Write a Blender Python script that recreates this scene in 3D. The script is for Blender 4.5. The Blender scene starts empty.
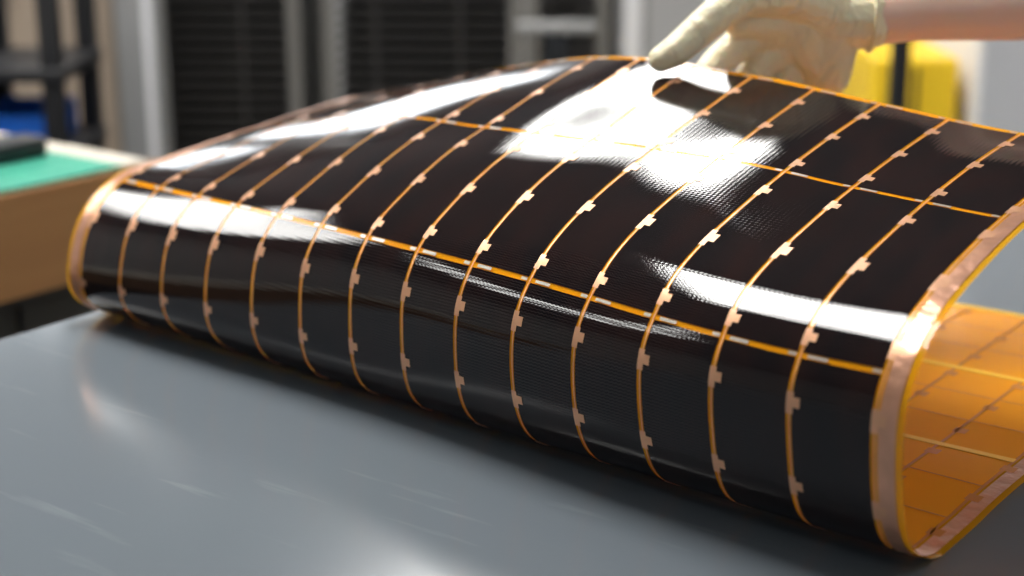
import bpy, bmesh, math, random
import numpy as np
from mathutils import Vector, Matrix
random.seed(4)
S=bpy.context.scene
# ---------------------------------------------------------------- materials
def newmat(name):
    m=bpy.data.materials.new(name); m.use_nodes=True
    nt=m.node_tree; b=nt.nodes['Principled BSDF']
    return m,nt,b
def N(nt,t,**kw):
    n=nt.nodes.new(t)
    for k,v in kw.items(): setattr(n,k,v)
    return n
def simple(name,col,rough=.5,metal=0,spec=.5,noise=0,scale=20,bump=0,coat=0,emit=None,estr=0):
    m,nt,b=newmat(name)
    b.inputs['Base Color'].default_value=(*col,1)
    b.inputs['Roughness'].default_value=rough
    b.inputs['Metallic'].default_value=metal
    b.inputs['Specular IOR Level'].default_value=spec
    b.inputs['Coat Weight'].default_value=coat
    tc=N(nt,'ShaderNodeTexCoord'); nz=N(nt,'ShaderNodeTexNoise'); nz.inputs['Scale'].default_value=scale
    nz.inputs['Detail'].default_value=5
    nt.links.new(tc.outputs['Object'],nz.inputs['Vector'])
    if noise:
        mx=N(nt,'ShaderNodeMix',data_type='RGBA'); 
        mx.inputs[6].default_value=(*[c*(1-noise) for c in col],1); mx.inputs[7].default_value=(*[min(1,c*(1+noise)) for c in col],1)
        nt.links.new(nz.outputs['Fac'],mx.inputs[0]); nt.links.new(mx.outputs[2],b.inputs['Base Color'])
    if bump:
        bp=N(nt,'ShaderNodeBump'); bp.inputs['Strength'].default_value=bump; bp.inputs['Distance'].default_value=.002
        nt.links.new(nz.outputs['Fac'],bp.inputs['Height']); nt.links.new(bp.outputs[0],b.inputs['Normal'])
    if emit:
        b.inputs['Emission Color'].default_value=(*emit,1); b.inputs['Emission Strength'].default_value=estr
    return m

def mat_cell():
    m,nt,b=newmat('solar_cell_black')
    uv=N(nt,'ShaderNodeUVMap'); sep=N(nt,'ShaderNodeSeparateXYZ'); nt.links.new(uv.outputs[0],sep.inputs[0])
    def M(op,a,b_=None,c=None):
        n=N(nt,'ShaderNodeMath',operation=op)
        for i,x in enumerate((a,b_,c)):
            if x is None: continue
            if isinstance(x,(int,float)): n.inputs[i].default_value=x
            else: nt.links.new(x,n.inputs[i])
        return n.outputs[0]
    U,V=sep.outputs[0],sep.outputs[1]
    zig=M('MULTIPLY',M('PINGPONG',M('MULTIPLY',U,30.0),1.0),.4)
    ln=M('SINE',M('MULTIPLY',M('ADD',M('MULTIPLY',V,72.0),zig),6.2832))
    nz=N(nt,'ShaderNodeTexNoise'); nz.inputs['Scale'].default_value=2.2; nz.inputs['Detail'].default_value=3
    nt.links.new(uv.outputs[0],nz.inputs['Vector'])
    cr=N(nt,'ShaderNodeValToRGB'); cr.color_ramp.elements[0].position=.35; cr.color_ramp.elements[1].position=.7
    cr.color_ramp.elements[0].color=(.0045,.0038,.005,1); cr.color_ramp.elements[1].color=(.016,.0065,.006,1)
    nt.links.new(nz.outputs['Fac'],cr.inputs[0])
    mx=N(nt,'ShaderNodeMix',data_type='RGBA'); mx.inputs[7].default_value=(.036,.028,.027,1)
    nt.links.new(M('MULTIPLY',M('GREATER_THAN',ln,.6),.6),mx.inputs[0]); nt.links.new(cr.outputs[0],mx.inputs[6])
    nt.links.new(mx.outputs[2],b.inputs['Base Color'])
    b.inputs['Roughness'].default_value=.035; b.inputs['Specular IOR Level'].default_value=.45
    nz2=N(nt,'ShaderNodeTexNoise'); nz2.inputs['Scale'].default_value=30; nz2.inputs['Detail'].default_value=1
    nt.links.new(uv.outputs[0],nz2.inputs['Vector'])
    bp=N(nt,'ShaderNodeBump'); bp.inputs['Strength'].default_value=.030; bp.inputs['Distance'].default_value=.0003
    nt.links.new(M('ADD',ln,M('MULTIPLY',nz2.outputs['Fac'],2.5)),bp.inputs['Height']); nt.links.new(bp.outputs[0],b.inputs['Normal'])
    return m
def mat_kapton(name,col,tr):
    m,nt,b=newmat(name)
    b.inputs['Base Color'].default_value=(*col,1); b.inputs['Roughness'].default_value=.12
    out=nt.nodes['Material Output']
    t=N(nt,'ShaderNodeBsdfTranslucent'); t.inputs[0].default_value=(1,.52,.035,1)
    tp=N(nt,'ShaderNodeBsdfTransparent'); tp.inputs[0].default_value=(1,.62,.10,1)
    m1=N(nt,'ShaderNodeMixShader'); m1.inputs[0].default_value=.3
    m2=N(nt,'ShaderNodeMixShader'); m2.inputs[0].default_value=tr
    nt.links.new(b.outputs[0],m1.inputs[1]); nt.links.new(t.outputs[0],m1.inputs[2])
    nt.links.new(m1.outputs[0],m2.inputs[1]); nt.links.new(tp.outputs[0],m2.inputs[2])
    nt.links.new(m2.outputs[0],out.inputs[0])
    return m
def mat_table():
    m,nt,b=newmat('grey_laminate')
    tc=N(nt,'ShaderNodeTexCoord'); nz=N(nt,'ShaderNodeTexNoise'); nz.inputs['Scale'].default_value=3; nz.inputs['Detail'].default_value=6
    nt.links.new(tc.outputs['Object'],nz.inputs['Vector'])
    cr=N(nt,'ShaderNodeValToRGB'); cr.color_ramp.elements[0].color=(.125,.145,.165,1); cr.color_ramp.elements[1].color=(.145,.166,.187,1)
    nt.links.new(nz.outputs['Fac'],cr.inputs[0])
    mp=N(nt,'ShaderNodeMapping'); mp.inputs['Scale'].default_value=(5,50,1); mp.inputs['Rotation'].default_value=(0,0,-.15)
    nt.links.new(tc.outputs['Object'],mp.inputs[0])
    n2=N(nt,'ShaderNodeTexNoise'); n2.inputs['Scale'].default_value=1.2; n2.inputs['Detail'].default_value=8
    nt.links.new(mp.outputs[0],n2.inputs['Vector'])
    r2=N(nt,'ShaderNodeValToRGB'); r2.color_ramp.elements[0].position=.62; r2.color_ramp.elements[1].position=.74
    nt.links.new(n2.outputs['Fac'],r2.inputs[0])
    mx=N(nt,'ShaderNodeMix',data_type='RGBA'); mx.inputs[7].default_value=(.28,.30,.32,1)
    mu=N(nt,'ShaderNodeMath',operation='MULTIPLY'); mu.inputs[1].default_value=.3
    nt.links.new(r2.outputs[0],mu.inputs[0]); nt.links.new(mu.outputs[0],mx.inputs[0]); nt.links.new(cr.outputs[0],mx.inputs[6])
    nt.links.new(mx.outputs[2],b.inputs['Base Color'])
    b.inputs['Roughness'].default_value=.16; b.inputs['Specular IOR Level'].default_value=.6
    return m
def mat_wood():
    m,nt,b=newmat('desk_wood')
    tc=N(nt,'ShaderNodeTexCoord'); mp=N(nt,'ShaderNodeMapping'); mp.inputs['Scale'].default_value=(20,1.5,20)
    nz=N(nt,'ShaderNodeTexNoise'); nz.inputs['Scale'].default_value=2; nz.inputs['Detail'].default_value=6
    nt.links.new(tc.outputs['Object'],mp.inputs[0]); nt.links.new(mp.outputs[0],nz.inputs['Vector'])
    cr=N(nt,'ShaderNodeValToRGB'); cr.color_ramp.elements[0].color=(.44,.21,.08,1); cr.color_ramp.elements[1].color=(.62,.33,.13,1)
    nt.links.new(nz.outputs['Fac'],cr.inputs[0]); nt.links.new(cr.outputs[0],b.inputs['Base Color']); b.inputs['Roughness'].default_value=.4
    return m
CELL=mat_cell()
KAP=mat_kapton('kapton_film',(1.0,.50,.012),.3)
KIN=mat_kapton('kapton_cell_backing',(1.0,.42,.02),0.0)
COP=simple('copper_trace',(.80,.43,.25),.32,.5,noise=.25,scale=60,bump=.3)
COPB=simple('copper_tape',(.76,.40,.26),.28,.65,noise=.2,scale=90,bump=.6)
SIL=simple('silver_contact',(.56,.53,.45),.3,.5,noise=.2,scale=80)
INL=simple('trace_through_film',(.55,.20,.02),.4)
INY=simple('seam_through_film',(.95,.56,.03),.35)
TAB=mat_table(); WOOD=mat_wood()

# ---------------------------------------------------------------- panel surface
P=.05
XS=np.array([-.364,-.2,0,.1,.3,.364])
VS=np.array([0,1,2,2.6,3,3.25,3.6,3.82,4,4.25,4.6,5,5.5,6.])
def row(off,front,top):
    return [(.465,.0018),(.312,.0018),(.16,.0018),(.07+off,.0018)]+front+top
CT=np.array([
 row(.02,[(.03,.003),(.004,.018),(-.001,.055),(.017,.090),(.048,.1105)],[(.085,.117),(.135,.122),(.19,.127),(.262,.133),(.332,.137)]),
 row(.012,[(.022,.003),(-.003,.021),(-.0087,.062),(.003,.095),(.026,.115)],[(.058,.129),(.112,.147),(.170,.161),(.245,.172),(.318,.177)]),
 row(.005,[(.012,.003),(-.013,.021),(-.0219,.066),(-.018,.097),(-.004,.1194)],[(.022,.138),(.070,.160),(.126,.1768),(.195,.1965),(.263,.213)]),
 row(.0,[(.008,.003),(-.020,.021),(-.035,.067),(-.031,.099),(-.0165,.1189)],[(.010,.139),(.065,.1615),(.1257,.1782),(.19,.1945),(.2572,.2098)]),
 row(-.005,[(.0,.003),(-.034,.021),(-.054,.067),(-.057,.100),(-.0477,.119)],[(-.024,.140),(.045,.1605),(.1075,.1725),(.184,.1830),(.2606,.1896)]),
 row(-.008,[(-.002,.003),(-.037,.021),(-.0585,.067),(-.061,.102),(-.052,.121)],[(-.0265,.142),(.038,.161),(.098,.1715),(.18,.180),(.262,.184)]),
])
def spl(xs,q):
    n=len(xs); h=np.diff(xs); A=np.zeros((n,n)); R=np.zeros((n,n)); I=np.eye(n)
    A[0,0]=A[-1,-1]=1
    for i in range(1,n-1):
        A[i,i-1]=h[i-1];A[i,i]=2*(h[i-1]+h[i]);A[i,i+1]=h[i]
        R[i]=6*((I[i+1]-I[i])/h[i]-(I[i]-I[i-1])/h[i-1])
    Mm=np.linalg.solve(A,R)
    k=np.clip(np.searchsorted(xs,q)-1,0,n-2); qc=q
    a=(xs[k+1]-qc); b=(qc-xs[k]); hk=h[k]
    return (Mm[k]*(a**3/(6*hk))[:,None]+Mm[k+1]*(b**3/(6*hk))[:,None]
        +(I[k]-Mm[k]*(hk**2/6)[:,None])*(a/hk)[:,None]+(I[k+1]-Mm[k+1]*(hk**2/6)[:,None])*(b/hk)[:,None])
def pos(u,v):
    u=np.asarray(u,float).ravel(); v=np.asarray(v,float).ravel()
    X=P*(u-7)
    Bx=spl(XS,X); Bv=spl(VS,v)
    YZ=np.einsum('ni,nj,ijk->nk',Bx,Bv,CT)
    f=np.clip((v-4.1)/1.2,0,1)**2*(3-2*np.clip((v-4.1)/1.2,0,1))
    YZ[:,1]+=f*(.0004*np.sin(u*1.9+v*1.3)+.0003*np.sin(u*3.1-v*2.7+1))
    YZ[:,1]=np.maximum(YZ[:,1],.0016)
    return np.column_stack([X,YZ])
def surf(u,v,h=0):
    p=pos(u,v); e=.01
    du=pos(np.asarray(u)+e,v)-pos(np.asarray(u)-e,v); dv=pos(u,np.asarray(v)+e)-pos(u,np.asarray(v)-e)
    n=np.cross(du,dv); n/=np.linalg.norm(n,axis=1)[:,None]+1e-12
    return p+n*h
class Patch:
    def __init__(s): s.v=[];s.f=[];s.uv=[];s.n=0;s.mi=[]
    def add(s,u0,u1,v0,v1,nu,nv,h,mi=0):
        uu,vv=np.meshgrid(np.linspace(u0,u1,nu+1),np.linspace(v0,v1,nv+1))
        p=surf(uu.ravel(),vv.ravel(),h); s.v.append(p); s.uv.append(np.column_stack([uu.ravel(),vv.ravel()]))
        for j in range(nv):
            for i in range(nu):
                a=s.n+j*(nu+1)+i; s.f.append((a,a+1,a+nu+2,a+nu+1)); s.mi.append(mi)
        s.n+=len(p)
    def obj(s,name,mats,parent):
        me=bpy.data.meshes.new(name); V=np.vstack(s.v); me.from_pydata(V.tolist(),[],s.f)
        UV=np.vstack(s.uv); ul=me.uv_layers.new(name='UVMap')
        idx=np.array([l.vertex_index for l in me.loops]); ul.data.foreach_set('uv',UV[idx].ravel())
        for m in mats: me.materials.append(m)
        me.polygons.foreach_set('material_index',s.mi); me.polygons.foreach_set('use_smooth',[True]*len(s.f)); me.update()
        o=bpy.data.objects.new(name,me); S.collection.objects.link(o); o.parent=parent; return o
def empty(name):
    o=bpy.data.objects.new(name,None); o.empty_display_size=.05; S.collection.objects.link(o); return o
panel=empty('flexible_solar_panel')
b=Patch(); b.add(-.36,14.33,-.03,6.035,220,200,0); base=b.obj('kapton_sheet',[KAP],panel)
b=Patch()
for k in range(6):
    for j in range(14):
        b.add(j+.032,j+.966,k+.014,k+.986,8,24,.0004)
b.obj('solar_cells',[CELL],panel)
b=Patch()
for k in range(6):
    for j in range(14):
        b.add(j+.03,j+.97,k+.02,k+.98,6,18,-.0004)
b.obj('cell_backing',[KIN],panel)
b=Patch()
for j in range(0,15):
    b.add(j+.006,j+.020,0,6,1,180,.0006)
    for k in range(6):
        for fr in (.10,.45,.80):
            v=k+fr+random.uniform(-.015,.015)
            b.add(j-.034,j+.050,v-.044,v+.044,2,4,.0007)
            b.add(j+.03,j+.130,v-.018,v+.024,2,2,.0007)
b.obj('copper_interconnects',[COP],panel)
b=Patch()
for sgn in (.0006,-.0006):
    b.add(-.27,-.05,-.02,6.0,2,180,sgn)
    b.add(14.05,14.25,-.02,6.0,2,180,sgn)
b.obj('copper_border_tape',[COPB],panel)
b=Patch()
for k in range(0,7):
    for j in range(14):
        for (a,c) in ((.10,.34),(.86,.96)):
            b.add(j+a,j+c,k-.008,k+.008,3,1,.0006)
b.obj('silver_contacts',[SIL],panel)
b=Patch()
for j in range(0,15):
    b.add(j-.02,j+.02,0,6,1,160,-.0008,0)
    for k in range(6):
        for fr in (.1,.45,.8): b.add(j-.05,j+.13,k+fr-.03,k+fr+.03,2,2,-.0008,0)
for k in range(0,7): b.add(0,14,k-.02,k+.02,60,1,-.0009,1)
for k in range(6):
    for fr in (.33,.66): b.add(0,14,k+fr-.004,k+fr+.004,60,1,-.0009,0)
b.obj('inner_traces',[INL,INY],panel)

# ---------------------------------------------------------------- generic mesh builder
class MB:
    def __init__(s): s.bm=bmesh.new(); s.mats=[]
    def mi(s,m):
        if m not in s.mats: s.mats.append(m)
        return s.mats.index(m)
    def box(s,c,d,m,rz=0,bev=0):
        M=Matrix.Translation(c)@Matrix.Rotation(rz,4,'Z')@Matrix.Diagonal((*d,1))
        r=bmesh.ops.create_cube(s.bm,size=1,matrix=M); fs={f for v in r['verts'] for f in v.link_faces}
        i=s.mi(m)
        for f in fs: f.material_index=i
        if bev:
            es={e for v in r['verts'] for e in v.link_edges}
            rr=bmesh.ops.bevel(s.bm,geom=list(es),offset=bev,segments=3,affect='EDGES',profile=.5)
            for f in rr['faces']: f.material_index=i; f.smooth=True
    def cyl(s,c,r,h,m,r2=None,axis='Z',seg=32):
        R=Matrix.Identity(4)
        if axis=='X': R=Matrix.Rotation(math.pi/2,4,'Y')
        if axis=='Y': R=Matrix.Rotation(math.pi/2,4,'X')
        q=bmesh.ops.create_cone(s.bm,cap_ends=True,segments=seg,radius1=r,radius2=r if r2 is None else r2,depth=h,matrix=Matrix.Translation(c)@R)
        i=s.mi(m)
        for f in {f for v in q['verts'] for f in v.link_faces}: f.material_index=i; f.smooth=len(f.verts)==4
    def done(s,name,loc=(0,0,0),rz=0,parent=None):
        me=bpy.data.meshes.new(name); s.bm.to_mesh(me); s.bm.free()
        for m in s.mats: me.materials.append(m)
        o=bpy.data.objects.new(name,me); o.location=loc; o.rotation_euler=(0,0,rz); S.collection.objects.link(o); o.parent=parent; return o
CAM=Vector((.6678,-.7957,.3951))
YAW=math.radians(36.75)
rv=Vector((math.cos(YAW),math.sin(YAW),0)); fv=Vector((-math.sin(YAW),math.cos(YAW),0))
def rp(u,w,z=0): 
    q=Vector((CAM.x,CAM.y,0))+rv*u+fv*w; q.z=z; return q
F=-.75
# ---------------------------------------------------------------- table, desk
DK=simple('dark_steel',(.03,.032,.036),.4,.5); GY=simple('grey_paint',(.27,.27,.27),.5,noise=.05)
BLK=simple('black_plastic',(.014,.014,.016),.45); BLU=simple('blue_plastic',(.01,.11,.52),.4)
BEI=simple('beige_laminate',(.55,.50,.42),.5,noise=.05); WHT=simple('white_paint',(.78,.78,.80),.5)
YEL=simple('yellow_paint',(.95,.62,.02),.4); BRN=simple('brown_board',(.38,.30,.23),.6,noise=.15,scale=4)
OLV=simple('dark_cabinet',(.045,.043,.036),.5,noise=.1)
m=MB()
m.box((.46,-.2,-.0175),(1.68,2.3,.035),TAB,bev=.004)
for x in (-.30,1.22):
    for y in (-1.25,.85): m.box((x,y,-.3925),(.05,.05,.715),DK,bev=.004)
for y in (-1.25,.85): m.box((.46,y,-.08),(1.5,.04,.05),DK)
m.done('work_table')
m=MB()
m.box((-1.045,-.2,-.014),(.51,1.34,.028),BEI,bev=.003)
m.box((-.80,-.2,-.058),(.022,1.34,.116),WOOD)
m.box((-1.05,-.2,-.42),(.44,1.28,.60),OLV,bev=.004)
m.box((-1.05,-.2,-.735),(.40,1.2,.03),BLK)
for y in (-.6,0,.28): m.box((-.826,y,-.42),(.006,.004,.56),BLK)
m.done('desk')
gm,nt,bb=newmat('green_mat_grid')
tc=N(nt,'ShaderNodeTexCoord'); br=N(nt,'ShaderNodeTexBrick'); br.offset=0; br.inputs['Scale'].default_value=1
br.inputs['Color1'].default_value=(.012,.24,.16,1); br.inputs['Color2'].default_value=(.014,.26,.17,1); br.inputs['Mortar'].default_value=(.2,.5,.38,1)
br.inputs['Brick Width'].default_value=.03; br.inputs['Row Height'].default_value=.03; br.inputs['Mortar Size'].default_value=.0008
nt.links.new(tc.outputs['Object'],br.inputs[0]); nt.links.new(br.outputs[0],bb.inputs['Base Color'])
m=MB(); m.box((-.90,.05,.0018),(.20,.74,.003),gm,bev=.001); m.done('cutting_mat')
m=MB(); m.box((-.93,.32,.016),(.045,.16,.025),BLK,bev=.008); m.box((-.93,.22,.014),(.035,.05,.02),DK,bev=.006); m.cyl((-.93,.36,.024),.014,.012,DK); m.done('hand_stapler')

# ---------------------------------------------------------------- background
m=MB()
for z in (-.135,.0,.45): m.box((0,0,z),(1.0,.26,.022),BLK,bev=.003)
m.box((0,0,-.68),(1.0,.26,.03),DK)
for x in (-.48,.33,.48): 
    for y in (-.11,.11): m.box((x,y,-.1),(.03,.03,1.3),BLK)
m.box((.40,0,-.118),(.12,.18,.010),BLU)
for x in (.343,.457): m.box((x,-.02,-.095),(.007,.16,.055),BLU)
for y in (-.105,.087): m.box((.40,y,-.095),(.12,.007,.055),BLU)
m.done('storage_shelf',rp(-1.20,2.66,0),YAW)
m=MB(); m.box((0,0,-.075),(.20,.20,.096),BLK,bev=.012); m.cyl((.02,-.10,-.08),.035,.03,DK,axis='Y'); m.cyl((-.05,-.1,-.06),.018,.04,GY,axis='Y'); m.box((.07,-.102,-.06),(.03,.006,.03),GY,bev=.001)
m.done('bench_power_supply',rp(-1.0,2.64,0),YAW)
m=MB(); m.box((0,0,.1),(.085,.06,1.7),GY,bev=.006); m.box((0,0,-.73),(.14,.14,.03),DK,bev=.004); m.box((.02,-.031,.1),(.015,.004,1.6),WHT)
m.done('steel_upright_post',rp(-.725,3.2,0),YAW)
m=MB(); m.box((0,0,-.1),(.60,.4,1.3),BRN,bev=.01); m.box((0,-.203,-.1),(.006,.006,1.2),BLK); m.cyl((.05,-.215,0),.008,.1,GY)
m.done('storage_cupboard',rp(-1.25,4.1,0),YAW)
SL=simple('rack_slat',(.06,.056,.053),.4,.3); PST=simple('rack_post',(.20,.19,.175),.45,.3)
def rack(u,wid,name):
    m=MB(); D=.5
    for x in (-wid/2,wid/2):
        for y in (-D/2,D/2): m.box((x,y,-.22),(.026,.03,1.06),PST)
    m.box((0,.1,-.22),(wid-.03,.3,1.0),BLK)
    z=-.68
    while z<.28:
        m.box((0,-D/2+.02,z),(wid-.03,.04,.006),SL); m.box((0,-.08,z),(wid-.03,.3,.010),BLK)
        z+=.026
    for z in (.30,-.72): m.box((0,0,z),(wid+.03,D,.03),PST)
    for x in (-wid/4,wid/5): m.box((x,-D/2,-.22),(.006,.006,1.0),SL)
    m.done(name,rp(u,3.75,0),YAW)
rack(-.65,.37,'equipment_rack'); rack(-.19,.40,'equipment_rack'); rack(.12,.15,'equipment_rack')
m=MB(); m.box((0,0,-.22),(.07,.3,1.05),GY,bev=.005); m.box((0,0,-.745),(.09,.32,.01),DK); m.box((.0,-.152,-.1),(.04,.004,.5),WHT); m.done('cable_duct',rp(.26,3.68,0),YAW)
m=MB(); m.box((0,0,-.02),(.16,.05,.02),GY,bev=.006); m.box((0,0,-.38),(.05,.04,.70),DK); m.box((0,0,-.74),(.16,.16,.02),DK); m.done('tray_stand',rp(.09,3.3,0),YAW)
m=MB(); m.box((0,0,-.375),(.15,.30,.72),YEL,bev=.01); m.box((0,-.152,-.36),(.006,.004,.66),BLK); m.cyl((.03,-.165,-.2),.008,.09,DK); m.box((0,0,-.74),(.13,.26,.02),BLK)
m.done('yellow_safety_cabinet',rp(.705,2.98,0),YAW)
m=MB(); m.box((0,0,0),(.026,.026,1.5),BLK); m.box((0,0,-.74),(.12,.12,.02),BLK,bev=.003); m.box((0,-.02,.3),(.05,.01,.08),DK); m.done('black_stand_pole',rp(.62,2.6,0),YAW)
m=MB(); m.box((0,0,-.1),(.5,.4,1.3),WHT,bev=.01); m.box((0,-.203,-.1),(.004,.004,1.2),GY); m.cyl((-.04,-.21,0),.008,.12,GY); m.done('white_cabinet',rp(1.05,2.98,0),YAW)
FLO=simple('floor_vinyl',(.20,.20,.20),.35,noise=.08,scale=3); WAL=simple('wall_paint',(.50,.49,.48),.7,noise=.03,scale=2); CEI=simple('ceiling_tile',(.10,.10,.10),.8,noise=.03)
m=MB(); m.box((0,0,0),(9,9,.05),FLO); m.done('floor',rp(0,1.5,F-.025),YAW)
m=MB(); m.box((0,0,0),(9,.1,2.8),WAL); m.done('wall_back',rp(0,6.0,F+1.4),YAW)
m=MB(); m.box((0,0,0),(.1,9,2.8),WAL); m.done('wall_left',rp(-4.5,1.5,F+1.4),YAW)
m=MB(); m.box((0,0,0),(.1,9,2.8),WAL); m.done('wall_right',rp(4.5,1.5,F+1.4),YAW)
m=MB(); m.box((0,0,0),(9,9,.05),CEI); m.done('ceiling',rp(0,1.5,F+2.825),YAW)
m=MB(); m.box((0,0,0),(8.9,.015,.1),GY); m.done('baseboard_back',rp(0,5.94,F+.05),YAW)
WE=simple('daylight_glass',(.9,.95,1),.2,emit=(.93,.97,1),estr=6.5)
m=MB(); m.box((0,0,0),(3.2,.02,.80),WE)
for x in (-1.6,-.53,.53,1.6): m.box((x,-.02,0),(.04,.04,.85),WHT)
for z in (-.41,.41): m.box((0,-.02,z),(3.25,.04,.05),WHT)
m.done('window_1',rp(-1.9,5.93,1.02),YAW)
def lamp(x,y,sx,sy,e):
    EM=simple('lamp_diffuser',(1,1,1),.5,emit=(1,.985,.95),estr=e)
    m=MB(); m.box((0,0,.02),(sx+.04,sy+.04,.04),WHT); m.box((0,0,-.004),(sx,sy,.008),EM)
    m.done('ceiling_or_fill_light',(x,y,1.985))
lamp(-1.79,2.42,.86,.68,24); lamp(-.86,.30,.86,.95,30); lamp(-3.0,-.1,.7,1.4,15); lamp(-2.2,-1.25,.8,.12,16); lamp(1.8,.9,1.0,.5,10); lamp(1.6,-1.8,1.0,.4,5)  # next-to-last panel is an unseen fill added to light the sheet's inner side

# ---------------------------------------------------------------- gloved hand
Rt=Vector((.801,.598,0)); Up=Vector((-.1674,.2243,.9592)); Fw=Vector((-.574,.769,-.280))
O=Vector(surf([7.90],[5.86])[0])
def L(p): return O+Rt*(p[0]/1000)+Up*(p[1]/1000)+Fw*(p[2]/1000)
GLV,nt,bb=newmat('latex_glove')
bb.inputs['Base Color'].default_value=(.88,.79,.55,1); bb.inputs['Roughness'].default_value=.42
bb.inputs['Subsurface Weight'].default_value=.25; bb.inputs['Subsurface Radius'].default_value=(.01,.006,.003); bb.inputs['Subsurface Scale'].default_value=.5
tc=N(nt,'ShaderNodeTexCoord'); mp=N(nt,'ShaderNodeMapping'); mp.inputs['Scale'].default_value=(40,90,40); mp.inputs['Rotation'].default_value=(0,.3,.6)
nz=N(nt,'ShaderNodeTexNoise'); nz.inputs['Scale'].default_value=.9; nz.inputs['Detail'].default_value=4; nz.inputs['Distortion'].default_value=1.2
bp=N(nt,'ShaderNodeBump'); bp.inputs['Strength'].default_value=.9; bp.inputs['Distance'].default_value=.006
nt.links.new(tc.outputs['Object'],mp.inputs[0]); nt.links.new(mp.outputs[0],nz.inputs[0]); nt.links.new(nz.outputs['Fac'],bp.inputs['Height']); nt.links.new(bp.outputs[0],bb.inputs['Normal'])
SKN,nt,bb=newmat('skin')
bb.inputs['Base Color'].default_value=(.88,.60,.47,1); bb.inputs['Roughness'].default_value=.5; bb.inputs['Subsurface Weight'].default_value=.3
bb.inputs['Subsurface Radius'].default_value=(.02,.008,.004); bb.inputs['Subsurface Scale'].default_value=.5
SLV=simple('white_sleeve',(.75,.76,.78),.8,noise=.05,bump=.4)
def blob(chains,name,mat,vox,parent,smooth=6):
    bm=bmesh.new()
    for ch in chains:
        for (a,ra),(b_,rb) in zip(ch[:-1],ch[1:]):
            A,B=L(a),L(b_); d=(B-A).length; n=max(2,int(d/(min(ra,rb)/1000*.22))+1)
            for i in range(n+1):
                t=i/n; r=(ra*(1-t)+rb*t)/1000
                bmesh.ops.create_icosphere(bm,subdivisions=2,radius=r,matrix=Matrix.Translation(A.lerp(B,t)))
    me=bpy.data.meshes.new(name); bm.to_mesh(me); bm.free(); me.materials.append(mat)
    o=bpy.data.objects.new(name,me); S.collection.objects.link(o); o.parent=parent
    r=o.modifiers.new('r','REMESH'); r.mode='VOXEL'; r.voxel_size=vox; r.use_smooth_shade=True
    s=o.modifiers.new('s','SMOOTH'); s.factor=.5; s.iterations=smooth
    return o
hand=empty('gloved_hand')
W=(128,50,38)
fingers=[
 [((-10,11.5,-3),10),((0,17,-4),12),((17,32,-3),13),((34,47,0),14),((52,60,6),15.5),((88,64,18),19),((118,56,32),23)],
 [((8,-14,8),8),((20,-4,26),10),((36,14,36),12.5),((66,40,42),14.5),(W,21)],
 [((30,-24,20),8),((44,-16,42),10),((60,0,52),12.5),((86,30,58),14.5),(W,21)],
 [((58,-34,34),8),((70,-27,52),10),((86,-12,64),12.5),((104,17,68),14.5),(W,21)],
 [((86,-42,44),7.4),((98,-36,60),9.4),((112,-21,72),11.6),((124,3,74),14),(W,20)],
 [((66,40,42),13.5),((86,30,58),13.5),((104,17,68),13.5),((124,3,74),13.5)],
 [((100,50,36),19),((114,26,52),19),((126,8,58),17),(W,22)],
 [((50,42,22),11),((80,48,34),17),((100,40,50),17)],
 [(W,24),((152,50,38),25.5)],
]
blob(fingers,'glove',GLV,.0013,hand,3)
blob([[((146,50,38),24),((190,56,38),25.5),((270,62,40),31),((370,70,42),38),((420,74,44),40)]],'forearm',SKN,.003,hand)
blob([[((365,70,42),46),((420,74,44),47),((490,98,20),52),((530,190,-10),58)]],'sleeve',SLV,.005,hand)
axis=(L((152,50,38))-L(W)).normalized(); c=L((153,50.3,38))
bpy.ops.mesh.primitive_torus_add(major_radius=.0262,minor_radius=.0018,major_segments=64,minor_segments=10,location=c,rotation=axis.to_track_quat('Z','Y').to_euler())
t=bpy.context.object; t.name='rolled_cuff'; t.data.materials.append(GLV); t.parent=hand
for f in t.data.polygons: f.use_smooth=True

# ---------------------------------------------------------------- world, camera
w=bpy.data.worlds.new('w'); S.world=w; w.use_nodes=True
w.node_tree.nodes['Background'].inputs[0].default_value=(.88,.94,1,1); w.node_tree.nodes['Background'].inputs[1].default_value=.55
cd=bpy.data.cameras.new('camera'); co=bpy.data.objects.new('camera',cd); S.collection.objects.link(co)
cd.sensor_width=36; cd.lens=1630*36/1024; cd.clip_start=.01
Mx=Matrix(((Rt.x,Up.x,-Fw.x,CAM.x),(Rt.y,Up.y,-Fw.y,CAM.y),(Rt.z,Up.z,-Fw.z,CAM.z),(0,0,0,1)))
co.matrix_world=Matrix.Translation(CAM)@Mx.to_3x3().to_quaternion().to_matrix().to_4x4()
cd.dof.use_dof=True; cd.dof.focus_distance=1.0; cd.dof.aperture_fstop=3.8
S.camera=co
for o in S.objects:
    if o.parent is None: o.location.z+=.75
S.view_settings.view_transform='Standard'
